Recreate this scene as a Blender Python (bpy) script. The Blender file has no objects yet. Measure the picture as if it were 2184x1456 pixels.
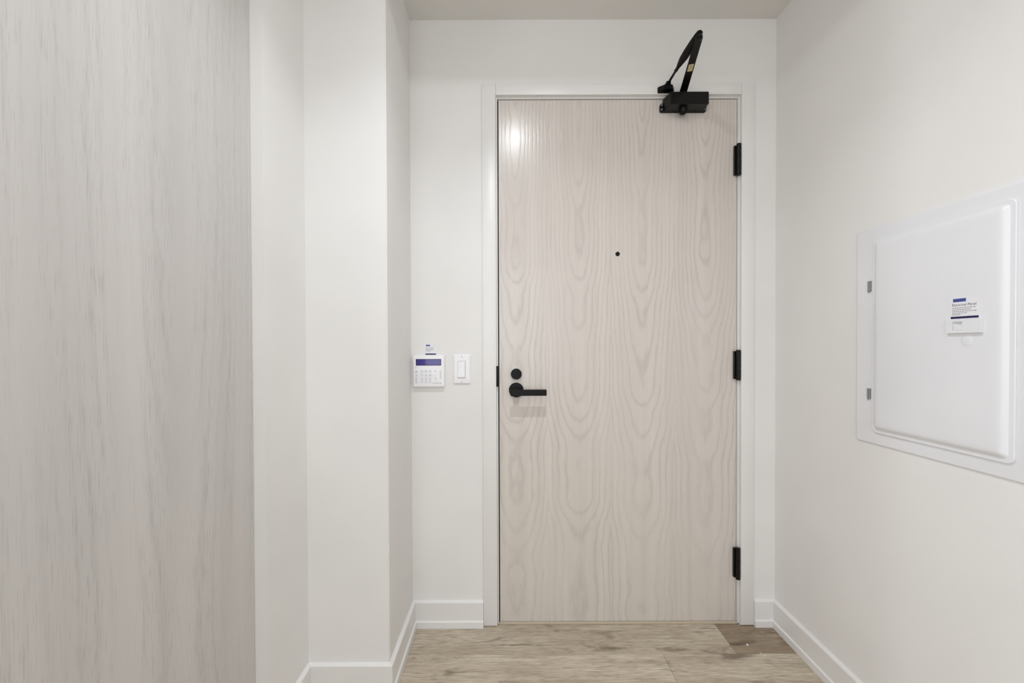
import bpy, bmesh, math, random
from mathutils import Vector, Matrix

C = bpy.context.scene.collection
S = bpy.context.scene
R = math.radians

# ------------------------------------------------------------------ camera
cam_data = bpy.data.cameras.new('camera')
cam_data.sensor_fit = 'HORIZONTAL'
cam_data.sensor_width = 36.0
cam_data.lens = 36.0 * 900 / 2184
cam_data.shift_x = 0.00365
cam_data.shift_y = 0.00889
cam_data.clip_start = 0.02
cam = bpy.data.objects.new('camera', cam_data)
C.objects.link(cam)
_p, _r = R(0.6), R(0.2)
_F = Vector((0, math.cos(_p), -math.sin(_p)))
_U = Vector((0, math.sin(_p), math.cos(_p)))
_X = Vector((1, 0, 0))
_X2 = _X * math.cos(_r) - _U * math.sin(_r)
_U2 = _U * math.cos(_r) + _X * math.sin(_r)
cam.matrix_world = Matrix(((_X2.x, _U2.x, -_F.x, 0), (_X2.y, _U2.y, -_F.y, 0),
                           (_X2.z, _U2.z, -_F.z, 1.08), (0, 0, 0, 1)))
S.camera = cam

# ------------------------------------------------------------------ world, lights, exposure
w = bpy.data.worlds.new('world'); S.world = w
w.use_nodes = True
w.node_tree.nodes['Background'].inputs[0].default_value = (0.6, 0.65, 0.7, 1)
w.node_tree.nodes['Background'].inputs[1].default_value = 0.02
S.view_settings.view_transform = 'Standard'
S.view_settings.look = 'None'
S.view_settings.gamma = 1.0
S.view_settings.use_curve_mapping = False
S.view_settings.exposure = 0.0
S.cycles.max_bounces = 14
S.cycles.diffuse_bounces = 10

CEIL = 2.322          # ceiling height
WY = 1.620            # face of the wall with the door
WX = 1.025            # face of the right wall
LAMP = (0.04, 0.69)   # square recessed downlight over the entry
LR, LH = 0.09, 0.0248 # half opening and depth of the lamp above the ceiling face


def area(name, loc, rot, sx, sy, power, color=(1, 1, 1), spread=180):
    d = bpy.data.lights.new(name, 'AREA')
    d.shape = 'RECTANGLE'; d.size = sx; d.size_y = sy
    d.energy = power; d.color = color; d.spread = R(spread)
    o = bpy.data.objects.new(name, d); C.objects.link(o)
    o.location = loc; o.rotation_euler = rot
    return o


PW_ENTRY, PW_BEAM, PW_PENDANT, PW_REAR_FILL, PW_HALL_FILL, PW_SIDE_FILL = 3.8, 5.0, 36.0, 39.0, 5.0, 24.0
area('entry_downlight', (LAMP[0], LAMP[1], CEIL + LH), (0, 0, 0), 0.018, 0.018, PW_ENTRY, (0.965, 1.0, 1.05))
area('entry_downlight_beam', (LAMP[0], LAMP[1], CEIL + LH - 0.002), (0, 0, 0), 0.06, 0.06, PW_BEAM, (0.965, 1.0, 1.05), 125)
area('rear_fill', (-0.9, -3.42, 1.35), (R(90), 0, 0), 2.8, 1.9, PW_REAR_FILL, (0.94, 1.0, 1.09))  # added soft fill from behind the camera, no known window there
area('hall_fill', (-0.35, -0.40, CEIL - 0.004), (0, 0, 0), 0.5, 0.5, PW_HALL_FILL, (0.95, 1.0, 1.07))  # added overhead fill for the right wall, not a known fixture
area('side_fill', (-3.17, -1.7, 1.35), (0, R(-90), 0), 1.8, 2.4, PW_SIDE_FILL, (0.94, 1.0, 1.09))  # added fill from the unseen left side, an assumed source
_pd = bpy.data.lights.new('kitchen_pendant', 'POINT')
_pd.energy = PW_PENDANT; _pd.shadow_soft_size = 0.06; _pd.color = (0.95, 1.0, 1.07)
_po = bpy.data.objects.new('kitchen_pendant', _pd); C.objects.link(_po)
_po.location = (-2.2, -0.88, 1.45)

# ------------------------------------------------------------------ node helpers


class NT:
    def __init__(self, name):
        self.m = bpy.data.materials.new(name)
        self.m.use_nodes = True
        self.t = self.m.node_tree
        self.b = self.t.nodes['Principled BSDF']

    def n(self, kind, **kw):
        nd = self.t.nodes.new(kind)
        for k, v in kw.items():
            setattr(nd, k, v)
        return nd

    def link(self, a, b):
        self.t.links.new(a, b)

    def put(self, sock, v):
        if isinstance(v, (int, float)):
            sock.default_value = v
        elif isinstance(v, tuple):
            sock.default_value = v
        else:
            self.link(v, sock)

    def math(self, op, a, b=None, c=None, clamp=False):
        nd = self.n('ShaderNodeMath', operation=op, use_clamp=clamp)
        self.put(nd.inputs[0], a)
        if b is not None: self.put(nd.inputs[1], b)
        if c is not None: self.put(nd.inputs[2], c)
        return nd.outputs[0]

    def pos(self):
        g = self.n('ShaderNodeNewGeometry')
        s = self.n('ShaderNodeSeparateXYZ')
        self.link(g.outputs['Position'], s.inputs[0])
        return s.outputs[0], s.outputs[1], s.outputs[2]

    def vec(self, x, y, z):
        c = self.n('ShaderNodeCombineXYZ')
        self.put(c.inputs[0], x); self.put(c.inputs[1], y); self.put(c.inputs[2], z)
        return c.outputs[0]

    def noise(self, v, scale=1.0, detail=2.0, rough=0.5, dist=0.0):
        nd = self.n('ShaderNodeTexNoise')
        self.link(v, nd.inputs['Vector'])
        nd.inputs['Scale'].default_value = scale
        nd.inputs['Detail'].default_value = detail
        nd.inputs['Roughness'].default_value = rough
        nd.inputs['Distortion'].default_value = dist
        return nd.outputs[0]

    def ramp(self, f, lo, hi, a=0.0, b=1.0):
        nd = self.n('ShaderNodeMapRange')
        nd.clamp = True
        self.put(nd.inputs[0], f)
        nd.inputs[1].default_value = lo; nd.inputs[2].default_value = hi
        nd.inputs[3].default_value = a; nd.inputs[4].default_value = b
        return nd.outputs[0]

    def mix(self, f, a, b, mode='MIX'):
        nd = self.n('ShaderNodeMix', data_type='RGBA', blend_type=mode)
        self.put(nd.inputs[0], f)
        self.put(nd.inputs[6], a); self.put(nd.inputs[7], b)
        return nd.outputs[2]

    def bump(self, h, strength, dist=0.001):
        nd = self.n('ShaderNodeBump')
        nd.inputs['Strength'].default_value = strength
        nd.inputs['Distance'].default_value = dist
        self.link(h, nd.inputs['Height'])
        self.link(nd.outputs[0], self.b.inputs['Normal'])


def srgb(r, g, b):
    f = lambda c: (c / 255 / 12.92) if c / 255 <= 0.04045 else ((c / 255 + 0.055) / 1.055) ** 2.4
    return (f(r), f(g), f(b), 1.0)


def plain(name, col, rough=0.5, metal=0.0, spec=0.5, tex=0.0, scale=120.0):
    """A one-colour surface with a faint procedural relief and mottling."""
    k = NT(name)
    k.b.inputs['Roughness'].default_value = rough
    k.b.inputs['Metallic'].default_value = metal
    k.b.inputs['Specular IOR Level'].default_value = spec
    x, y, z = k.pos()
    v = k.vec(x, y, z)
    nz = k.noise(v, scale, 3.0)
    dark = tuple(c * 0.955 for c in col[:3]) + (1,)
    k.link(k.mix(k.ramp(k.noise(v, 3.0, 2.0), 0.3, 0.7), dark if tex else col, col), k.b.inputs['Base Color'])
    if tex:
        k.bump(nz, tex, 0.0006)
    return k.m


M = {}
M['wall'] = plain('white_wall_paint', srgb(229, 228, 226), 0.62, spec=0.3, tex=0.10, scale=260)
M['ceiling'] = plain('ceiling_paint', srgb(222, 220, 216), 0.8, spec=0.2, tex=0.15, scale=160)
M['trim'] = plain('white_trim_paint', srgb(228, 227, 225), 0.35, spec=0.45, tex=0.04, scale=60)
M['black'] = plain('matte_black_metal', srgb(7, 6, 6), 0.42, spec=0.22)
M['black_gloss'] = plain('black_satin_metal', srgb(8, 7, 6), 0.36, spec=0.28)
M['steel'] = plain('grey_steel', srgb(150, 152, 152), 0.35, metal=0.8)
M['panel'] = plain('white_powder_coat', srgb(226, 227, 230), 0.38, spec=0.45, tex=0.05, scale=300)
M['plastic'] = plain('white_plastic', srgb(234, 234, 236), 0.35, spec=0.45)
M['plastic_grey'] = plain('light_grey_plastic', srgb(196, 197, 198), 0.4)
M['mark'] = plain('grey_print', srgb(150, 151, 158), 0.5)
M['key'] = plain('pale_key', srgb(222, 223, 227), 0.4)
M['screen'] = plain('blue_display_glass', srgb(54, 46, 128), 0.12, spec=0.6)
M['bezel'] = plain('dark_display_edge', srgb(40, 34, 84), 0.3)
M['card'] = plain('white_card', srgb(226, 226, 229), 0.5)
M['navy'] = plain('navy_print', srgb(16, 12, 72), 0.5)
M['blue'] = plain('blue_print', srgb(96, 112, 190), 0.5)
M['ink'] = plain('dark_print', srgb(60, 58, 70), 0.5)
M['ink_pale'] = plain('grey_small_print', srgb(120, 118, 126), 0.5)
M['yellow'] = plain('yellow_label', srgb(214, 200, 150), 0.5)
M['amber'] = plain('amber_lens', srgb(206, 176, 88), 0.3)
M['sill'] = plain('beige_sill', srgb(190, 176, 156), 0.5)
M['crumb'] = plain('white_plaster_crumb', srgb(226, 220, 210), 0.8)
M['dark'] = plain('gap_shade_dark', srgb(20, 19, 18), 0.8)


def grain_rings(k, u, s, seed, ku=1.0, d0=0.02, slope=0.05, wob=0.03, wobf=2.6, pitch=0.011, wav=0.004):
    """Ring pattern of flat-cut timber: u across the board (centred), s along it (metres)."""
    dn = k.noise(k.vec(k.math('MULTIPLY', s, wobf), seed, 3.1), 1.0, 2.0, 0.45)
    du = k.noise(k.vec(k.math('MULTIPLY', u, 22.0), k.math('MULTIPLY', s, 3.0), seed), 1.0, 3.0, 0.5)
    fine = k.noise(k.vec(k.math('MULTIPLY', u, 60.0), k.math('MULTIPLY', s, 16.0), seed), 1.0, 2.0, 0.5)
    u2 = k.math('ADD', u, k.math('MULTIPLY', k.math('SUBTRACT', du, 0.5), wav * 4))
    d = k.math('ADD', k.math('ADD', d0, k.math('MULTIPLY', s, slope)),
               k.math('MULTIPLY', k.math('SUBTRACT', dn, 0.5), wob * 2))
    uu = k.math('MULTIPLY', u2, ku)
    r = k.math('SQRT', k.math('ADD', k.math('MULTIPLY', uu, uu), k.math('MULTIPLY', d, d)))
    r = k.math('ADD', r, k.math('MULTIPLY', fine, pitch * 0.5))
    ph = k.math('MULTIPLY', r, 2 * math.pi / pitch)
    sn = k.math('ADD', k.math('MULTIPLY', k.math('SINE', ph), 0.5), 0.5)
    return sn


def door_wood():
    k = NT('pale_ash_veneer')
    x, y, z = k.pos()
    leaf_w = 0.2445
    q = k.math('DIVIDE', k.math('ADD', x, 0.0925), leaf_w)
    leaf = k.math('FLOOR', q)
    u = k.math('MULTIPLY', k.math('SUBTRACT', k.math('FRACT', q), 0.5), leaf_w)
    seed = k.math('MULTIPLY', leaf, 0.23)
    s = k.math('SUBTRACT', 2.1, z)
    ring = grain_rings(k, u, s, seed, 0.85, 0.004, 0.060, 0.036, 2.6, 0.0120, 0.0034)
    line = k.math('POWER', ring, 5.0)
    pore = k.noise(k.vec(k.math('MULTIPLY', x, 420.0), 0.0, k.math('MULTIPLY', z, 16.0)), 1.0, 2.0, 0.6)
    streak = k.noise(k.vec(k.math('MULTIPLY', x, 26.0), 5.0, k.math('MULTIPLY', z, 0.8)), 1.0, 3.0, 0.5)
    patch = k.noise(k.vec(k.math('MULTIPLY', x, 5.0), 9.0, k.math('MULTIPLY', z, 2.0)), 1.0, 2.0, 0.5)
    lm = k.math('MULTIPLY', line, k.ramp(pore, 0.30, 0.62, 0.45, 1.0))
    lm = k.math('MULTIPLY', lm, k.ramp(patch, 0.32, 0.62, 0.25, 1.0))
    base = k.mix(k.ramp(streak, 0.3, 0.7), srgb(202, 195, 188), srgb(210, 203, 196))
    base = k.mix(k.math('MULTIPLY', k.ramp(pore, 0.55, 0.75), 0.16), base, srgb(178, 171, 165))
    col = k.mix(k.math('MULTIPLY', lm, 0.40), base, srgb(164, 156, 150))
    k.link(col, k.b.inputs['Base Color'])
    k.b.inputs['Roughness'].default_value = 0.23
    k.b.inputs['Specular IOR Level'].default_value = 0.55
    h = k.math('SUBTRACT', 1.0, k.math('ADD', k.math('MULTIPLY', lm, 0.8), k.math('MULTIPLY', pore, 0.25)))
    k.bump(h, 0.5, 0.0006)
    return k.m


def closet_wood():
    k = NT('pale_grey_woodgrain_laminate')
    x, y, z = k.pos()
    u = k.math('SUBTRACT', y, 0.84)
    ring = grain_rings(k, u, k.math('SUBTRACT', 1.9, z), 4.7, 0.9, 0.03, 0.045, 0.05, 1.5, 0.019, 0.006)
    line = k.math('POWER', ring, 3.0)
    pore = k.noise(k.vec(4.0, k.math('MULTIPLY', y, 380.0), k.math('MULTIPLY', z, 19.0)), 1.0, 2.0, 0.55)
    band = k.noise(k.vec(2.0, k.math('MULTIPLY', y, 16.0), k.math('MULTIPLY', z, 1.3)), 1.0, 2.0, 0.5)
    broad = k.noise(k.vec(7.0, k.math('MULTIPLY', y, 9.0), k.math('MULTIPLY', z, 0.7)), 1.0, 2.0, 0.5)
    base = k.mix(k.ramp(broad, 0.3, 0.7), srgb(192, 189, 186), srgb(202, 199, 196))
    pm = k.math('MULTIPLY', k.ramp(pore, 0.54, 0.66), k.ramp(band, 0.36, 0.62, 0.12, 1.0))
    lm = k.math('MULTIPLY', line, k.ramp(pore, 0.35, 0.6, 0.5, 1.0))
    lm = k.math('MULTIPLY', lm, k.ramp(band, 0.4, 0.62, 0.15, 1.0))
    col = k.mix(k.math('MULTIPLY', lm, 0.30), base, srgb(164, 160, 157))
    col = k.mix(k.math('MULTIPLY', pm, 0.42), col, srgb(156, 152, 149))
    k.link(col, k.b.inputs['Base Color'])
    k.b.inputs['Roughness'].default_value = 0.5
    k.b.inputs['Specular IOR Level'].default_value = 0.35
    k.bump(k.math('SUBTRACT', 1.0, k.math('ADD', pm, k.math('MULTIPLY', lm, 0.5))), 0.15, 0.0005)
    return k.m


def floor_wood(name='taupe_oak_plank'):
    k = NT(name)
    x, y, z = k.pos()
    info = k.n('ShaderNodeObjectInfo')
    rnd = k.math('MULTIPLY', info.outputs['Random'], 20.0)
    row = k.math('FLOOR', k.math('DIVIDE', k.math('SUBTRACT', y, 1.468), 0.18))
    v = k.math('SUBTRACT', k.math('SUBTRACT', y, 1.468), k.math('MULTIPLY', k.math('ADD', row, 0.45), 0.18))
    ring = grain_rings(k, v, x, k.math('ADD', rnd, 1.3), 1.0, 0.02, 0.012, 0.075, 3.0, 0.013, 0.006)
    line = k.math('POWER', ring, 3.0)
    pore = k.noise(k.vec(k.math('MULTIPLY', x, 22.0), k.math('MULTIPLY', y, 330.0), rnd), 1.0, 3.0, 0.65)
    mott = k.noise(k.vec(k.math('MULTIPLY', x, 9.0), k.math('MULTIPLY', y, 105.0), rnd), 1.0, 3.0, 0.6)
    broad = k.noise(k.vec(k.math('MULTIPLY', x, 3.0), k.math('MULTIPLY', y, 14.0), rnd), 1.0, 2.0, 0.5)
    knot = k.noise(k.vec(k.math('MULTIPLY', x, 6.5), k.math('MULTIPLY', y, 16.0), k.math('ADD', rnd, 6.0)), 1.0, 3.0, 0.55, 0.8)
    base = k.mix(k.ramp(broad, 0.32, 0.68), srgb(184, 171, 152), srgb(210, 199, 181))
    base = k.mix(k.math('MULTIPLY', k.ramp(mott, 0.40, 0.68), 0.62), base, srgb(158, 143, 125))
    base = k.mix(k.math('MULTIPLY', line, 0.14), base, srgb(148, 134, 116))
    base = k.mix(k.math('MULTIPLY', k.ramp(pore, 0.50, 0.72), 0.75), base, srgb(128, 114, 98))
    base = k.mix(k.math('MULTIPLY', k.ramp(knot, 0.56, 0.74), 0.8), base, srgb(114, 100, 85))
    wob = k.math('MULTIPLY', k.math('SUBTRACT', k.noise(k.vec(k.math('MULTIPLY', x, 30.0), k.math('MULTIPLY', y, 90.0), 2.0), 1.0, 2.0, 0.5), 0.5), 1.6)
    for kx, ky, ax, ay in ((0.35, 1.494, 0.085, 0.017), (0.585, 1.490, 0.060, 0.014), (0.02, 1.515, 0.16, 0.006)):   # knots in the plank before the door
        ex = k.math('DIVIDE', k.math('SUBTRACT', x, kx), ax)
        ey = k.math('DIVIDE', k.math('SUBTRACT', y, ky), ay)
        d_ = k.math('ADD', k.math('SQRT', k.math('ADD', k.math('MULTIPLY', ex, ex), k.math('MULTIPLY', ey, ey))), wob)
        base = k.mix(k.ramp(d_, 0.25, 1.1, 0.6, 0.0), base, srgb(104, 88, 72))
    col = k.mix(1.0, base, info.outputs['Color'], 'MULTIPLY')
    k.link(col, k.b.inputs['Base Color'])
    k.b.inputs['Roughness'].default_value = 0.5
    k.b.inputs['Specular IOR Level'].default_value = 0.35
    k.bump(k.math('SUBTRACT', 1.0, k.math('ADD', k.math('MULTIPLY', pore, 0.6), k.math('MULTIPLY', line, 0.3))), 0.2, 0.0006)
    return k.m


M['door_wood'] = door_wood()
M['closet_wood'] = closet_wood()
M['floor'] = floor_wood()

# ------------------------------------------------------------------ mesh helpers (all take world metres)


def bx(bm, x0, x1, y0, y1, z0, z1, mi=0):
    vs = [bm.verts.new((x, y, z)) for x in (x0, x1) for y in (y0, y1) for z in (z0, z1)]
    out = []
    for f in ((0, 1, 3, 2), (4, 6, 7, 5), (0, 4, 5, 1), (2, 3, 7, 6), (0, 2, 6, 4), (1, 5, 7, 3)):
        fc = bm.faces.new([vs[i] for i in f]); fc.material_index = mi
        out.append(fc)
    return out


def bbx(x0, x1, y0, y1, z0, z1, bev=0.002, seg=2, mi=0):
    bm = bmesh.new()
    bx(bm, x0, x1, y0, y1, z0, z1, mi)
    bmesh.ops.bevel(bm, geom=bm.edges[:], offset=bev, segments=seg, profile=0.5, affect='EDGES')
    return bm


def merge(bm, other, mat=None):
    me = bpy.data.meshes.new('tmp')
    other.to_mesh(me); other.free()
    if mat is not None: me.transform(mat)
    bm.from_mesh(me)
    bpy.data.meshes.remove(me)


def cyl(bm, p0, p1, r0, r1=None, n=24, mi=0):
    if r1 is None: r1 = r0
    p0, p1 = Vector(p0), Vector(p1)
    d = (p1 - p0).normalized()
    a = d.orthogonal().normalized(); b = d.cross(a)
    l0 = [bm.verts.new(p0 + (a * math.cos(2 * math.pi * i / n) + b * math.sin(2 * math.pi * i / n)) * r0) for i in range(n)]
    l1 = [bm.verts.new(p1 + (a * math.cos(2 * math.pi * i / n) + b * math.sin(2 * math.pi * i / n)) * r1) for i in range(n)]
    for i in range(n):
        j = (i + 1) % n
        bm.faces.new((l0[i], l0[j], l1[j], l1[i])).material_index = mi
    bm.faces.new(l0[::-1]).material_index = mi
    bm.faces.new(l1).material_index = mi


def lathe(bm, base, axis, prof, n=32):
    """prof: list of (distance along axis, radius)."""
    base, d = Vector(base), Vector(axis).normalized()
    a = d.orthogonal().normalized(); b = d.cross(a)
    rings = []
    for t, r in prof:
        rings.append([bm.verts.new(base + d * t + (a * math.cos(2 * math.pi * i / n) + b * math.sin(2 * math.pi * i / n)) * r) for i in range(n)])
    for r0, r1 in zip(rings, rings[1:]):
        for i in range(n):
            j = (i + 1) % n
            bm.faces.new((r0[i], r0[j], r1[j], r1[i]))
    bm.faces.new(rings[0][::-1]); bm.faces.new(rings[-1])


def prism(bm, poly, z0, z1):
    lo = [bm.verts.new((x, y, z0)) for x, y in poly]
    hi = [bm.verts.new((x, y, z1)) for x, y in poly]
    n = len(poly)
    for i in range(n):
        j = (i + 1) % n
        bm.faces.new((lo[i], lo[j], hi[j], hi[i]))
    bm.faces.new(lo[::-1]); bm.faces.new(hi)


def rrect(a0, a1, b0, b1, r, n=6):
    pts = []
    for cx, cy, s in ((a1 - r, b1 - r, 0), (a0 + r, b1 - r, 90), (a0 + r, b0 + r, 180), (a1 - r, b0 + r, 270)):
        for i in range(n + 1):
            t = R(s + 90 * i / n)
            pts.append((cx + r * math.cos(t), cy + r * math.sin(t)))
    return pts


def loft(bm, loops, cap0=True, cap1=True, mi=0):
    L = [[bm.verts.new(p) for p in lp] for lp in loops]
    n = len(L[0])
    for l0, l1 in zip(L, L[1:]):
        for i in range(n):
            j = (i + 1) % n
            bm.faces.new((l0[i], l0[j], l1[j], l1[i])).material_index = mi
    if cap0: bm.faces.new(L[0][::-1]).material_index = mi
    if cap1: bm.faces.new(L[-1]).material_index = mi


WORLD = {}


def obj(name, bm, mats, parent=None, smooth=False, base=None):
    """Link a bmesh given in world metres as one mesh object under its parent."""
    bmesh.ops.recalc_face_normals(bm, faces=bm.faces[:])
    me = bpy.data.meshes.new(name)
    if parent is not None:
        org = Vector(WORLD[parent.name])
        mine = org if base is None else Vector(base)
    else:
        org = Vector((0, 0, 0))
        mine = Vector(base) if base is not None else Vector((0, 0, 0))
    bm.to_mesh(me); bm.free()
    me.transform(Matrix.Translation(-mine))
    for m in (mats if isinstance(mats, (list, tuple)) else [mats]):
        me.materials.append(m)
    if smooth:
        for p in me.polygons: p.use_smooth = True
        try:
            me.set_sharp_from_angle(angle=R(35))
        except Exception:
            pass
    o = bpy.data.objects.new(name, me)
    C.objects.link(o)
    o.location = mine - org
    if parent is not None: o.parent = parent
    WORLD[o.name] = tuple(mine)
    return o


def tag(o, label=None, cat=None, group=None, kind=None):
    if label: o['label'] = label
    if cat: o['category'] = cat
    if group: o['group'] = group
    if kind: o['kind'] = kind
    return o


def thing(name, loc, label, cat, group=None):
    o = bpy.data.objects.new(name, None)
    o.empty_display_size = 0.05
    C.objects.link(o)
    o.location = loc
    WORLD[o.name] = tuple(loc)
    return tag(o, label, cat, group)


def boxes(*bs):
    bm = bmesh.new()
    for b in bs: bx(bm, *b)
    return bm


# ------------------------------------------------------------------ the setting
PX, PY = -0.372, 1.300     # right face and front face of the left pillar
AX = -0.623                # recessed wall left of the pillar
JY = 1.080                 # end of that wall, where the closet door starts
CX = -0.655                # face of the closet door
DX0, DX1 = -0.0352, 0.8830 # door leaf
FY, DY = 1.613, 1.634      # face of the casing, face of the door leaf
OX0, OX1, OZ = -0.0450, 0.8915, 2.0300   # opening inside the casing
BACK = -3.45

wall_back = obj('wall_back', boxes((PX, OX0, WY, WY + .12, 0, CEIL), (OX1, WX, WY, WY + .12, 0, CEIL),
                                   (OX0, OX1, WY, WY + .12, OZ + .004, CEIL)), M['wall'])
wall_right = obj('wall_right', boxes((WX, WX + .12, BACK, WY + .12, 0, CEIL)), M['wall'])
bm = bmesh.new()
prism(bm, [(PX, WY + .12), (PX, PY), (AX, PY), (AX, JY), (-0.80, JY), (-0.80, WY + .12)], 0, CEIL)
bmesh.ops.bevel(bm, geom=[e for e in bm.edges if all(abs(v.co.x - PX) < 1e-5 and abs(v.co.y - PY) < 1e-5 for v in e.verts)],
                offset=.003, segments=3, affect='EDGES')
wall_left = obj('wall_left', bm, M['wall'])
wall_near = obj('wall_near_left', boxes((-3.2, AX, 0.10, 0.22, 0, CEIL), (-0.80, -0.70, 0.22, JY, 0, CEIL)), M['wall'])
wall_side = obj('wall_far_left', boxes((-3.32, -3.2, BACK, 0.22, 0, CEIL)), M['wall'])
wall_behind = obj('wall_behind', boxes((-3.32, WX + .12, BACK - .12, BACK, 0, CEIL)), M['wall'])
for o in (wall_back, wall_right, wall_left, wall_near, wall_side, wall_behind): tag(o, kind='structure')
tag(wall_back, 'white painted wall around the entry door')
tag(wall_right, 'white painted wall carrying the breaker panel')
tag(wall_left, 'white painted pillar and recess left of the door')

lx, ly = LAMP
ceiling = obj('ceiling', boxes((-3.32, lx - LR, BACK - .12, WY + .12, CEIL, CEIL + .06), (lx + LR, WX + .12, BACK - .12, WY + .12, CEIL, CEIL + .06),
                               (lx - LR, lx + LR, BACK - .12, ly - LR, CEIL, CEIL + .06), (lx - LR, lx + LR, ly + LR, WY + .12, CEIL, CEIL + .06)), M['ceiling'])
tag(ceiling, kind='structure')
obj('downlight_housing', boxes((lx - LR - .01, lx + LR + .01, ly - LR - .01, ly + LR + .01, CEIL + .061, CEIL + .07)), M['steel'], ceiling)

# floor: subfloor, then every plank of the entry a piece of its own
floor = obj('floor', boxes((-3.32, WX + .12, BACK - .12, WY + .12, -0.05, -0.004)), M['floor'])
floor.color = (0.95, 0.95, 0.95, 1)
tag(floor, kind='structure')
PW, PL = 0.18, 1.22
joints = {0: 0.797, 1: 0.538, 2: 0.10, 3: 0.92, 4: 0.33, 5: 0.70, 6: 0.02, 7: 0.50}
random.seed(5)
for row in range(0, 8):
    y1 = 1.648 - row * PW; y0 = y1 - PW
    x = joints[row] - 2 * PL
    while x < WX:
        a, b = max(x, -0.70 if y0 > 0.1 else -2.4), min(x + PL, WX)
        if b - a > 0.02:
            bm = bmesh.new()
            bx(bm, a + .0003, b - .0003, y0 + .0003, min(y1, 1.70) - .0003, -0.004, 0.0)
            top = [e for e in bm.edges if all(v.co.z > -1e-6 for v in e.verts)]
            bmesh.ops.bevel(bm, geom=top, offset=.0005, segments=1, affect='EDGES')
            p = obj('plank', bm, M['floor'], floor, base=(a, y0, 0))
            t = random.uniform(0.95, 1.08)
            if row == 0: t = 0.60 if x > 0.7 else 0.97
            if row == 1: t = 1.0 if x > 0.5 else 1.02
            p.color = (t, t, t, 1) if t > 0.7 else (0.64, 0.585, 0.53, 1)
        x += PL

# baseboards: a stepped profile, mitred at the corners
PROF = [(0, 0.0006), (.018, 0.0006), (.018, .0245), (.0165, .0262), (.0125, .0285), (.0125, .0965), (.011, .0985), (.003, .1030), (0, .1030)]


def baseboard(name, p0, p1, nrm, m0, m1, label):
    p0, p1, nrm = Vector(p0), Vector(p1), Vector(nrm)
    d = (p1 - p0).normalized()
    bm = bmesh.new()
    loft(bm, [[tuple((p0 + d * (m0 * t)).to_3d() + nrm.to_3d() * (t + .0002) + Vector((0, 0, h))) for t, h in PROF],
              [tuple((p1 - d * (m1 * t)).to_3d() + nrm.to_3d() * (t + .0002) + Vector((0, 0, h))) for t, h in PROF]])
    return tag(obj(name, bm, M['trim']), label, kind='structure')


baseboard('baseboard_back_left', (PX, WY), (-0.0985, WY), (0, -1), 1, 0, 'short white stepped baseboard between pillar and door casing')
baseboard('baseboard_back_right', (0.9425, WY), (WX, WY), (0, -1), 0, 1, 'shortest white stepped baseboard between door casing and right wall')
baseboard('baseboard_right', (WX, WY), (WX, BACK), (-1, 0), 1, 1, 'long white stepped baseboard along the right wall')
baseboard('baseboard_pillar', (PX, WY), (PX, PY), (1, 0), 1, -1, 'white stepped baseboard along the side of the pillar')
baseboard('baseboard_front', (PX, PY), (AX, PY), (0, -1), -1, 1, 'white stepped baseboard across the front of the pillar')
baseboard('baseboard_left', (AX, PY), (AX, JY), (1, 0), 1, 0, 'white stepped baseboard in the recess beside the closet door')

# door casing: flat metal frame with a rebate
CO0, CO1, CZ = -0.0985, 0.9425, 2.0775
trim = thing('trim_1', (0.42, FY, 0), 'white painted door casing around the entry door', None)
trim['kind'] = 'structure'


def casing(name, b, bev=.0025):
    bm = bbx(*b, bev=bev, seg=2)
    return obj(name, bm, M['trim'], trim, smooth=True)


casing('casing_side', (CO0, OX0, FY, WY - .0002, 0.0035, CZ))
casing('casing_side', (OX1, CO1, FY, WY - .0002, 0.0035, CZ))
casing('casing_head', (OX0, OX1, FY, WY - .0002, OZ + .0045, CZ))
casing('jamb', (OX0 + .0002, OX0 + .0056, WY + .006, WY + .11, 0.003, OZ + .0038), .0008)
casing('jamb', (OX1 - .0062, OX1 - .0002, WY + .006, WY + .11, 0.003, OZ + .0038), .0008)
casing('head_jamb', (OX0 + .0058, OX1 - .0064, WY + .008, WY + .11, OZ - .0012, OZ + .0038), .0008)
obj('sill', bbx(DX0 - .003, DX1 + .001, 1.6245, 1.6320, 0.0005, 0.0085, .0012), M['sill'], trim)
obj('gap_shade_strip', boxes((OX0 + .0058, DX0 - .0003, DY + .0025, DY + .020, 0.010, 2.0255), (DX0 + .002, DX1 - .002, DY + .004, DY + .020, 2.0264, OZ - .0014)), M['dark'], trim)['label'] = 'dark strip standing in for the shade in the gap'  # added dark strips that blacken the shaded gap beside and above the leaf
# black strike lip at the latch edge
bm = bbx(-0.0462, -0.0385, FY - .0022, WY + .0055, 0.925, 1.004, .0018)
obj('strike_plate', bm, M['black'], trim, smooth=True)['label'] = 'black metal strike lip'

# ------------------------------------------------------------------ the entry door
door = thing('door_1', (DX1, DY, 0.01), 'closed pale wood-veneer entry door with black hardware', None)
door['kind'] = 'structure'
obj('door_leaf', bbx(DX0, DX1, DY, DY + .044, 0.0045, 2.0262, .0012), M['door_wood'], door)

# lever handle
lev = obj('door_handle', (lambda b: (lathe(b, (0.0304, DY, 0.9105), (0, -1, 0), [(0, .0265), (0, .0285), (.006, .0285), (.0082, .0268), (.0085, .012), (.045, .0105)], 40), b)[1])(bmesh.new()), M['black'], door, smooth=True)
bm = bmesh.new()
loft(bm, [[(x, 1.590, z) for x, z in rrect(.0075, .1435, .8935, .9165, .003)], [(x, 1.580, z) for x, z in rrect(.0075, .1435, .8935, .9165, .003)],
          [(x, 1.579, z) for x, z in rrect(.0085, .1425, .8945, .9155, .003)]])
obj('lever', bm, M['black'], lev)
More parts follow.
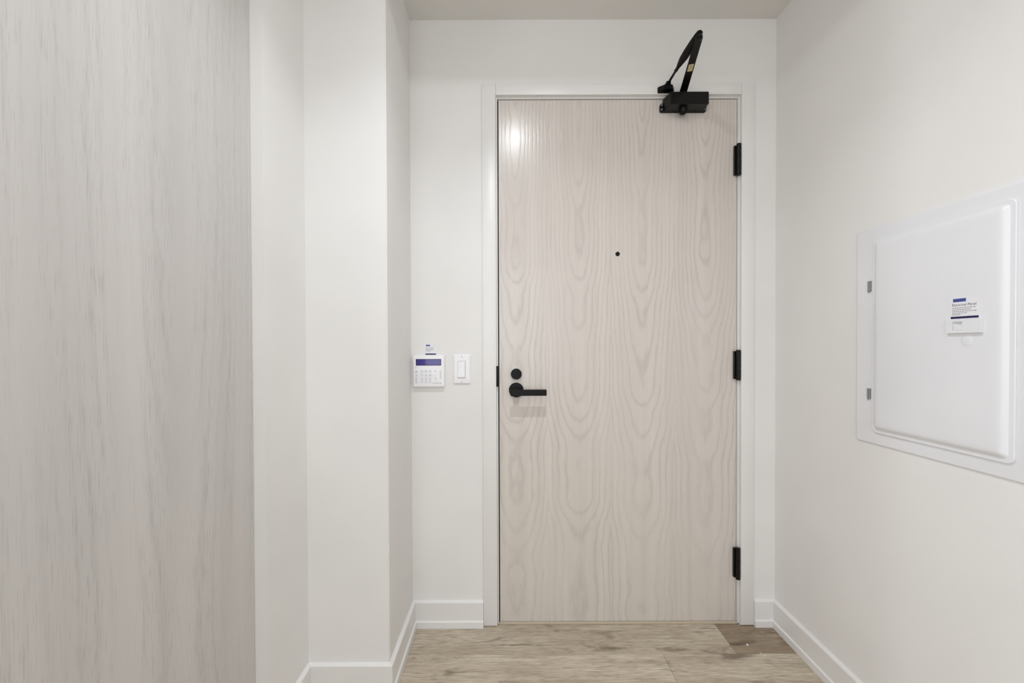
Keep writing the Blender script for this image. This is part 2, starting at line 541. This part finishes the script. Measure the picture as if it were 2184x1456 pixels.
# thumb turn
tt = obj('thumb_turn', (lambda b: (lathe(b, (0.0306, DY, 0.9722), (0, -1, 0), [(0, .0200), (0, .0210), (.007, .0210), (.009, .0196), (.0095, .004)], 40), b)[1])(bmesh.new()), M['black'], door, smooth=True)
obj('turn_blade', bbx(.0288, .0324, DY - .016, DY - .0085, .9695, .989, .001), M['black_gloss'], tt)
# peephole
ph = obj('peephole', (lambda b: (lathe(b, (0.4236, DY, 1.4345), (0, -1, 0), [(-.002, .0084), (.0015, .0084), (.0028, .0070), (.0028, .0048), (.0006, .0042)], 32), b)[1])(bmesh.new()), M['black_gloss'], door, smooth=True)

# hinges: five knuckles on a pin, and the leaf against the door edge
for zt, zb in ((1.850, 1.728), (1.063, 0.946), (0.301, 0.178)):
    hx, hy = 0.8822, 1.6175
    bm = bmesh.new()
    hgt = (zt - zb - .006) / 5
    for i in range(5):
        z0 = zb + .003 + i * hgt
        cyl(bm, (hx, hy, z0 + .0004), (hx, hy, z0 + hgt - .0004), .0080, n=20)
    cyl(bm, (hx, hy, zb + .003), (hx, hy, zt - .003), .0062, n=16)
    hg = obj('hinge', bm, M['black_gloss'], door, smooth=True)
    bm = bmesh.new()
    lathe(bm, (hx, hy, zt - .003), (0, 0, 1), [(0, .0076), (.002, .0076), (.003, .0045)], 16)
    lathe(bm, (hx, hy, zb + .003), (0, 0, -1), [(0, .0076), (.002, .0076), (.003, .0045)], 16)
    obj('hinge_pin', bm, M['black_gloss'], hg, smooth=True)
    obj('hinge_leaf', bbx(hx - .0125, hx - .001, hy + .006, DY - .0002, zb + .005, zt - .005, .0008), M['black_gloss'], hg)

# ------------------------------------------------------------------ door closer
cl = thing('door_closer', (0.672, DY, 1.975), 'black hydraulic door closer with folded arms at top of entry door', 'door closer')
bm = bmesh.new()
y_ = DY - .0004
# body: from a wide foot on the door to a narrower nose
loft(bm, [[(x, y_, z) for x, z in rrect(.596, .752, 1.976, 2.024, .004)], [(x, y_ - .012, z) for x, z in rrect(.596, .752, 1.976, 2.024, .004)],
          [(x, y_ - .056, z) for x, z in rrect(.606, .749, 1.977, 2.023, .004)], [(x, y_ - .060, z) for x, z in rrect(.609, .746, 1.980, 2.020, .004)]])
obj('closer_body', bm, M['black_gloss'], cl)
bm = bmesh.new()
loft(bm, [[(x, y_, z) for x, z in rrect(.584, .762, 1.974, 2.006, .008)], [(x, y_ - .009, z) for x, z in rrect(.584, .762, 1.974, 2.006, .008)],
          [(x, y_ - .011, z) for x, z in rrect(.586, .760, 1.976, 2.004, .007)]])
obj('mounting_foot', bm, M['black_gloss'], cl)
for sx, sz in ((.5905, 1.982), (.5905, 1.999), (.7562, 1.982)):
    bm = bmesh.new()
    lathe(bm, (sx, y_ - .011, sz), (0, -1, 0), [(0, .0034), (.0012, .0034), (.002, .002)], 12)
    obj('screw', bm, M['steel'], cl)
# spindle through the body, domed cap below
bm = bmesh.new()
lathe(bm, (.6640, 1.604, 1.9765), (0, 0, -1), [(0, .0150), (.014, .0145), (.020, .012), (.024, .006)], 24)
obj('spindle_cap', bm, M['black'], cl, smooth=True)
SP, EL, SH = Vector((.6660, 1.606, 2.0430)), Vector((.6010, 1.331, 2.0430)), Vector((.6020, 1.592, 2.0620))
bm = bmesh.new()
cyl(bm, (SP.x, SP.y, 2.0236), (SP.x, SP.y, 2.050), .010, n=20)
obj('spindle', bm, M['black'], cl, smooth=True)


def bar(bm, p0, p1, w0, w1, th, n=8):
    """A flat bar with rounded ends in a horizontal plane."""
    d = (p1 - p0).normalized(); s = Vector((-d.y, d.x, 0))
    pts = []
    for i in range(n + 1):
        t = R(90 + 180 * i / n)
        pts.append(p0 + (d * math.cos(t) + s * math.sin(t)) * w0)
    for i in range(n + 1):
        t = R(-90 + 180 * i / n)
        pts.append(p1 + (d * math.cos(t) + s * math.sin(t)) * w1)
    up = Vector((0, 0, th / 2))
    loft(bm, [[tuple(p - up) for p in pts], [tuple(p + up) for p in pts]])


bm = bmesh.new()
bar(bm, SP, EL, .0130, .0105, .006)
main_arm = obj('main_arm', bm, M['black'], cl)
# fore arm: flat sleeve tapering into a thin rod
d = (SH - EL); E2 = EL + Vector((0, 0, .014))
d = (SH - E2); L = d.length; d.normalize(); s = Vector((-d.y, d.x, 0)).normalized(); up = d.cross(s)
bm = bmesh.new()
prof = [(-.010, .004, .002), (-.006, .009, .0035), (0, .0115, .004), (.03, .0140, .0055), (.08, .0155, .0065), (.115, .0150, .0065), (.145, .0105, .006), (.172, .0056, .0048), (.176, .0062, .0052), (.186, .0062, .0052), (.188, .0042, .0042), (L - .004, .0042, .0042)]
loft(bm, [[tuple(E2 + d * t + s * (wd * math.cos(R(i * 30))) + up * (th * math.sin(R(i * 30)))) for i in range(12)] for t, wd, th in prof])
obj('fore_arm', bm, M['black'], cl, smooth=True)
bm = bmesh.new()
lathe(bm, (EL.x, EL.y, EL.z - .0032), (0, 0, -1), [(0, .0085), (.003, .0085), (.0045, .006)], 20)
cyl(bm, (EL.x, EL.y, EL.z + .003), (EL.x, EL.y, EL.z + .019), .0075, n=16)
obj('elbow_pivot', bm, M['black_gloss'], cl, smooth=True)
# label stuck below the main arm
t0, t1 = SP.lerp(EL, .43), SP.lerp(EL, .565)
dd = (t1 - t0).normalized(); ss = Vector((-dd.y, dd.x, 0)); zz = Vector((0, 0, -.0032))
bm = bmesh.new()
loft(bm, [[tuple(p + zz * k) for p in (t0 - ss * .008, t1 - ss * .008, t1 + ss * .008, t0 + ss * .008)] for k in (1.0, 1.12)])
for q in (.2, .4, .6, .8):
    c0 = t0.lerp(t1, q)
    loft(bm, [[tuple(p + zz * k) for p in (c0 - ss * .005 - dd * .0013, c0 - ss * .005 + dd * .0013, c0 + ss * (.002 + .003 * (q > .5)) + dd * .0013, c0 + ss * (.002 + .003 * (q > .5)) - dd * .0013)] for k in (1.13, 1.16)], mi=1)
lb = obj('arm_label', bm, [M['yellow'], M['ink_pale']], main_arm)
lb['label'] = 'small cream label on the underside'
# shoe on the head casing
bm = bmesh.new()
loft(bm, [[(x, FY - .0004, z) for x, z in rrect(.570, .631, 2.037, 2.059, .003)], [(x, FY - .005, z) for x, z in rrect(.570, .631, 2.037, 2.059, .003)],
          [(x, FY - .026, z) for x, z in rrect(.588, .618, 2.040, 2.056, .003)]])
bx(bm, .594, .610, FY - .030, FY - .010, 2.0560, 2.066)
obj('shoe', bm, M['black'], cl)

# ------------------------------------------------------------------ printed cards
FONT = {}


def text_bm(txt, size):
    cu = bpy.data.curves.new('txt', 'FONT')
    cu.body = txt; cu.size = size
    o = bpy.data.objects.new('txt', cu); C.objects.link(o)
    bpy.context.view_layer.update()
    me = bpy.data.meshes.new_from_object(o.evaluated_get(bpy.context.evaluated_depsgraph_get()))
    bm = bmesh.new(); bm.from_mesh(me)
    bpy.data.objects.remove(o); bpy.data.curves.remove(cu); bpy.data.meshes.remove(me)
    xs = [v.co.x for v in bm.verts]
    return bm, min(xs), max(xs)


def card(wd, ht, title, tw, bar_h, logo, rows, off):
    """A printed card in its own plane: x right, y up, z towards the viewer."""
    bm = bmesh.new()
    bx(bm, 0, wd, 0, ht, 0, .0005, 0)
    bx(bm, *off['bar'], .0005, .0007, 1)
    lx0, lx1, ly0, ly1 = logo
    bx(bm, lx0, lx1, ly0, ly1, .0005, .0006, 2)
    n = 6
    for i in range(n):                                   # lettering of the logo, too small to read
        a = lx0 + (lx1 - lx0) * (.06 + .9 * i / n)
        bx(bm, a, a + (lx1 - lx0) * .09, ly0 + (ly1 - ly0) * .22, ly1 - (ly1 - ly0) * .22, .0006, .0007, 1)
    tb, a, b = text_bm(title, 1.0)
    sc = tw / (b - a)
    for f in tb.faces: f.material_index = 3
    merge(bm, tb, Matrix.Translation((off['title'][0] - a * sc, off['title'][1], .00062)) @ Matrix.Scale(sc, 4))
    rnd = random.Random(len(title))
    for y, x1 in rows:
        x = off['title'][0]
        while x < x1:
            ln = rnd.uniform(.0022, .0062)
            bx(bm, x, min(x + ln, x1), y, y + .0013, .0005, .0006, 4)
            x += ln + .0011
    for f in bm.faces: pass
    return bm


CARD = [M['card'], M['navy'], M['blue'], M['ink'], M['ink_pale']]

# ------------------------------------------------------------------ breaker panel on the right wall
ep = thing('electrical_panel', (WX, 1.02, 0.803), 'white recessed breaker panel cover with hinged door on right wall', 'electrical panel')


def on_right(a0, a1, b0, b1, r, t, n=6):     # loop at distance t off the right wall; a = y, b = z
    return [(WX - t, y, z) for y, z in rrect(a0, a1, b0, b1, r, n)]


bm = bmesh.new()
loft(bm, [on_right(.785, 1.2385, .804, 1.4070, .006, .0003), on_right(.785, 1.2385, .804, 1.4070, .006, .0030), on_right(.7865, 1.2370, .8055, 1.4055, .0055, .0042)])
obj('panel_cover', bm, M['panel'], ep, smooth=True)
y0, y1, z0, z1 = .8460, 1.1800, .8365, 1.3755
bm = bmesh.new()
t_ = .0044
ins = [(0, t_), (0, t_ + .0030), (.0012, t_ + .0040), (.0100, t_ + .0040), (.0160, t_ + .0100), (.0210, t_ + .0114), (.0260, t_ + .0119), (.0310, t_ + .0121)]
loft(bm, [on_right(y0 + i, y1 - i, z0 + i, z1 - i, max(.0145 - i * .55, .003), t) for i, t in ins])
pd = obj('panel_door', bm, M['panel'], ep, smooth=True)
FT = t_ + .0121
# latch plate with its finger recess
bm = bmesh.new()
ly0, ly1, lz0, lz1 = .8960, .9670, 1.1058, 1.1353
hy0, hy1, hz0, hz1 = .9325, .9540, 1.1120, 1.1310
for b in ((ly0, hy0, lz0, lz1), (hy1, ly1, lz0, lz1), (hy0, hy1, lz0, hz0), (hy0, hy1, hz1, lz1)):
    bx(bm, WX - FT - .0062, WX - FT - .0002, *b)
bx(bm, WX - FT - .0012, WX - FT - .0002, hy0, hy1, hz0, hz1)
lt = obj('latch', bm, M['panel'], pd)
bm = bmesh.new()
bx(bm, WX - FT - .0046, WX - FT - .0013, hy0 + .0004, hy1 - .0026, hz0 + .0004, hz0 + .0098)
obj('latch_slide', bm, M['panel'], lt)
# round knockout dimple below the latch
bm = bmesh.new()
lathe(bm, (WX - FT + .0002, .9280, 1.0885), (-1, 0, 0), [(0, .0125), (.0003, .0125), (.0005, .0121), (.0005, .004)], 32)
obj('knockout', bm, M['panel'], pd, smooth=True)
# printed sticker above the latch
bm = card(.0610, .0500, 'Electrical Panel', .0490, .006, (.0065, .0340, .0390, .0470), [(.0252, .053), (.0213, .044), (.0174, .056), (.0135, .035), (.0100, .023)],
          {'bar': (.0020, .0590, .0020, .0068), 'title': (.0050, .0300)})
mt = Matrix(((0, 0, -1, WX - FT - .0001), (-1, 0, 0, .9635), (0, 1, 0, 1.1353 + .0008), (0, 0, 0, 1)))
bmesh.ops.transform(bm, matrix=mt, verts=bm.verts[:])
obj('sticker', bm, CARD, pd)['label'] = 'white printed card with a navy bar'
# hinge pins in the cover
for zc in (1.2450, .9425):
    bm = bmesh.new()
    bx(bm, WX - .0068, WX - .0044, 1.1865, 1.1975, zc - .0145, zc + .0145)
    for yy in (1.1890, 1.1950):
        cyl(bm, (WX - .0068, yy, zc - .0145), (WX - .0068, yy, zc + .0145), .0016, n=10)
    cyl(bm, (WX - .0058, 1.195, zc - .018), (WX - .0058, 1.195, zc - .0145), .0011, n=8)
    obj('hinge_pin', bm, M['steel'], ep)['label'] = 'bare grey metal hinge pin'

# ------------------------------------------------------------------ alarm keypad on the back wall
kp = thing('alarm_keypad', (-.3035, WY, .926), 'square white alarm keypad with blue display left of the door', 'keypad')
KF = 1.6045
bm = bmesh.new()
loft(bm, [[(x, t, z) for x, z in rrect(-.3625 + i, -.2430 - i, .9265 + i, 1.0470 - i, .004)] for t, i in ((WY - .0003, .002), (WY - .004, .0), (KF + .0025, 0), (KF + .0006, .0008), (KF, .0025))])
obj('keypad_body', bm, M['plastic'], kp, smooth=True)


def fp(px, py):      # a point on the keypad face from its place within the outline
    return -.3625 + (px - 881) / 67 * .1195, 1.0470 - (py - 757) / 67 * .1205


x0, zt = fp(887, 765.2); x1, zb = fp(941, 779)
bm = bbx(x0, x1, KF - .0008, KF - .0001, zb, zt, .0003, 1)
sc = obj('display_frame', bm, M['bezel'], kp)
obj('display', boxes((x0 + .0035, x1 - .0035, KF - .0011, KF - .00085, zb + .002, zt - .002)), M['screen'], sc)['label'] = 'blue display glass'
for py in (791, 799, 806.5, 813):
    for px in (888, 900, 908.7, 917.4):
        cx, cz = fp(px, py)
        hw = .0062 if px == 888 else .0056
        bm = bmesh.new()
        loft(bm, [[(x, t, z) for x, z in rrect(cx - hw, cx + hw, cz - .0047, cz + .0047, .002, 3)] for t in (KF - .0002, KF - .0012)])
        k_ = obj('key', bm, M['key'], kp)
        bm = bmesh.new()
        bx(bm, cx - .0009, cx + .0009, KF - .00135, KF - .00122, cz - .0018, cz + .0020)
        if px == 888: bx(bm, cx - .0035, cx + .0035, KF - .00135, KF - .00122, cz - .0036, cz - .0026)
        obj('key_mark', bm, M['mark'], k_)
for px, py, r in ((929, 790.6, .0035), (929, 798.3, .0048), (929, 805.8, .0035)):
    cx, cz = fp(px, py)
    bm = bmesh.new()
    lathe(bm, (cx, KF - .0002, cz), (0, -1, 0), [(0, r), (.001, r), (.0014, r * .7)], 20)
    obj('round_key', bm, M['plastic'] if r > .004 else M['key'], kp)
    if r < .004:
        bm = boxes((cx - .0011, cx + .0011, KF - .0018, KF - .00165, cz - .0011, cz + .0011))
        obj('arrow_mark', bm, M['mark'], kp)
cx, cz = fp(939.5, 798.5)
obj('side_strip', bbx(cx - .0016, cx + .0016, KF - .0008, KF - .0001, cz - .015, cz + .015, .0003, 1), M['plastic_grey'], kp)
cx, cz = fp(886.5, 783.4)
obj('status_light', bbx(cx - .003, cx + .0002, KF - .0006, KF - .0001, cz - .001, cz + .001, .0003, 1), M['mark'], kp)
obj('status_light', bbx(cx + .0010, cx + .0044, KF - .0006, KF - .0001, cz - .001, cz + .001, .0003, 1), M['amber'], kp)
bm = bmesh.new()
cx, cz = fp(922, 816.2)
for i in range(7):
    bx(bm, cx + i * .0041, cx + i * .0041 + .0031, KF - .0003, KF - .0001, cz - .0008, cz + .0008)
bx(bm, cx + .0300, cx + .0335, KF - .0003, KF - .0001, cz - .0015, cz + .0015)
obj('maker_mark', bm, M['mark'], kp)

st = card(.0600, .0440, 'Security Panel', .0300, .004, (.0040, .0200, .0335, .0395), [(.0210, .032), (.0172, .032), (.0134, .022)],
          {'bar': (.0020, .0425, .0010, .0058), 'title': (.0035, .0252)})
# the card is trimmed to the width of the printed area
for v in st.verts:
    if v.co.x > .0585: v.co.x = .0445
mt = Matrix(((1, 0, 0, -.3200), (0, 0, -1, WY - .0003), (0, 1, 0, 1.0472), (0, 0, 0, 1)))
bmesh.ops.transform(st, matrix=mt, verts=st.verts[:])
tag(obj('information_card', st, CARD, base=(-.30, WY, 1.0472)), 'small white printed card with navy bar stuck above the alarm keypad', 'card')

# ------------------------------------------------------------------ light switch
sw = thing('light_switch', (-.178, WY, .936), 'white single rocker light switch between keypad and door casing', 'light switch')
bm = bmesh.new()
loft(bm, [[(x, t, z) for x, z in rrect(-.2105 + i, -.1450 - i, .9365 + i, 1.0485 - i, .003)] for t, i in ((WY - .0003, 0), (WY - .0032, 0), (WY - .0058, .0028), (WY - .0062, .0045))])
obj('wall_plate', bm, M['plastic'], sw, smooth=True)
PF = WY - .0062
bm = bmesh.new()
a0, a1, b0, b1 = -.1955, -.1620, .9590, 1.0265
for b in ((a0, a0 + .0022, b0, b1), (a1 - .0022, a1, b0, b1), (a0 + .0022, a1 - .0022, b0, b0 + .0022), (a0 + .0022, a1 - .0022, b1 - .0022, b1)):
    bx(bm, b[0], b[1], PF - .0014, PF - .0001, b[2], b[3])
fr = obj('rocker_frame', bm, M['plastic'], sw)
obj('rocker_gap', boxes((a0 + .0023, a1 - .0023, PF - .0005, PF - .0001, b0 + .0023, b1 - .0023)), M['ink_pale'], fr)  # dark grey slab paints the shadow slots round the rocker
bm = bmesh.new()
zm = .9960
pr = [(b0 + .0034, PF - .0052), (zm, PF - .0022), (b1 - .003, PF - .0012), (b1 - .003, PF - .0006), (b0 + .0034, PF - .0006)]
loft(bm, [[(a0 + .0028, y, z) for z, y in pr], [(a1 - .0034, y, z) for z, y in pr]])
obj('rocker', bm, M['plastic'], sw)
for zc in (1.0415, .9440):
    bm = bmesh.new()
    lathe(bm, (-.1778, PF - .0001, zc), (0, -1, 0), [(0, .0028), (.0006, .0028), (.001, .0018)], 16)
    s_ = obj('screw', bm, M['plastic_grey'], sw)

# ------------------------------------------------------------------ closet door at the left
cd = thing('closet_door', (CX, .66, 0), 'tall pale grey wood-grain sliding closet door along the left edge', 'closet door')
obj('door_panel', bbx(CX - .036, CX, .2205, JY - .0012, .012, CEIL - .012, .0012), M['closet_wood'], cd)
obj('bottom_track', boxes((CX - .030, CX - .006, .2205, JY - .0012, .0005, .0115)), M['steel'], cd)
obj('top_track', boxes((CX - .036, CX + .001, .2205, JY - .0012, CEIL - .0118, CEIL - .0004)), M['trim'], cd)

# ------------------------------------------------------------------ plaster crumbs left on the floor
spots = [(.8572, 1.5081, .0046), (.9529, 1.5774, .0022), (.8888, 1.4573, .0026), (.8808, 1.4686, .0017), (.8055, 1.586, .0016), (.8368, 1.578, .0016),
         (.9968, 1.5798, .0020), (.9873, 1.5592, .0018), (.8502, 1.5573, .0014), (.7205, 1.5944, .0014)]
random.seed(11)


def crumb(x, y, r):
    bm = bmesh.new()
    bmesh.ops.create_icosphere(bm, subdivisions=1, radius=r)
    for v in bm.verts:
        v.co *= random.uniform(.7, 1.2)
        v.co.z *= .7
    zmin = min(v.co.z for v in bm.verts)
    for v in bm.verts:
        v.co += Vector((x, y, -zmin))
    return obj('plaster_crumb', bm, M['crumb'], base=(x, y, 0))


names = ['largest white plaster crumb, on the dark plank below the right door casing',
         'small white plaster crumb just below the foot of the right door casing',
         'bright white plaster crumb to the lower right of the largest crumb',
         'faint white plaster crumb between the largest crumb and the bright one below it',
         'tiny white plaster crumb at the end joint of the dark plank',
         'tiny white plaster crumb near the door, just right of the dark plank joint',
         'white plaster crumb in the back corner against the right baseboard',
         'white plaster crumb along the right baseboard, nearer than the one in the corner',
         'tiny white plaster crumb on the dark plank, straight behind the largest crumb',
         'tiny white plaster crumb on the pale plank under the door leaf']
for (x, y, r), n in zip(spots, names):
    tag(crumb(x, y, r), n, 'crumb', 'plaster crumbs by the right casing')
tag(crumb(-.3471, 1.5815, .0022), 'tiny white plaster crumb in the floor corner beside the left pillar', 'crumb')
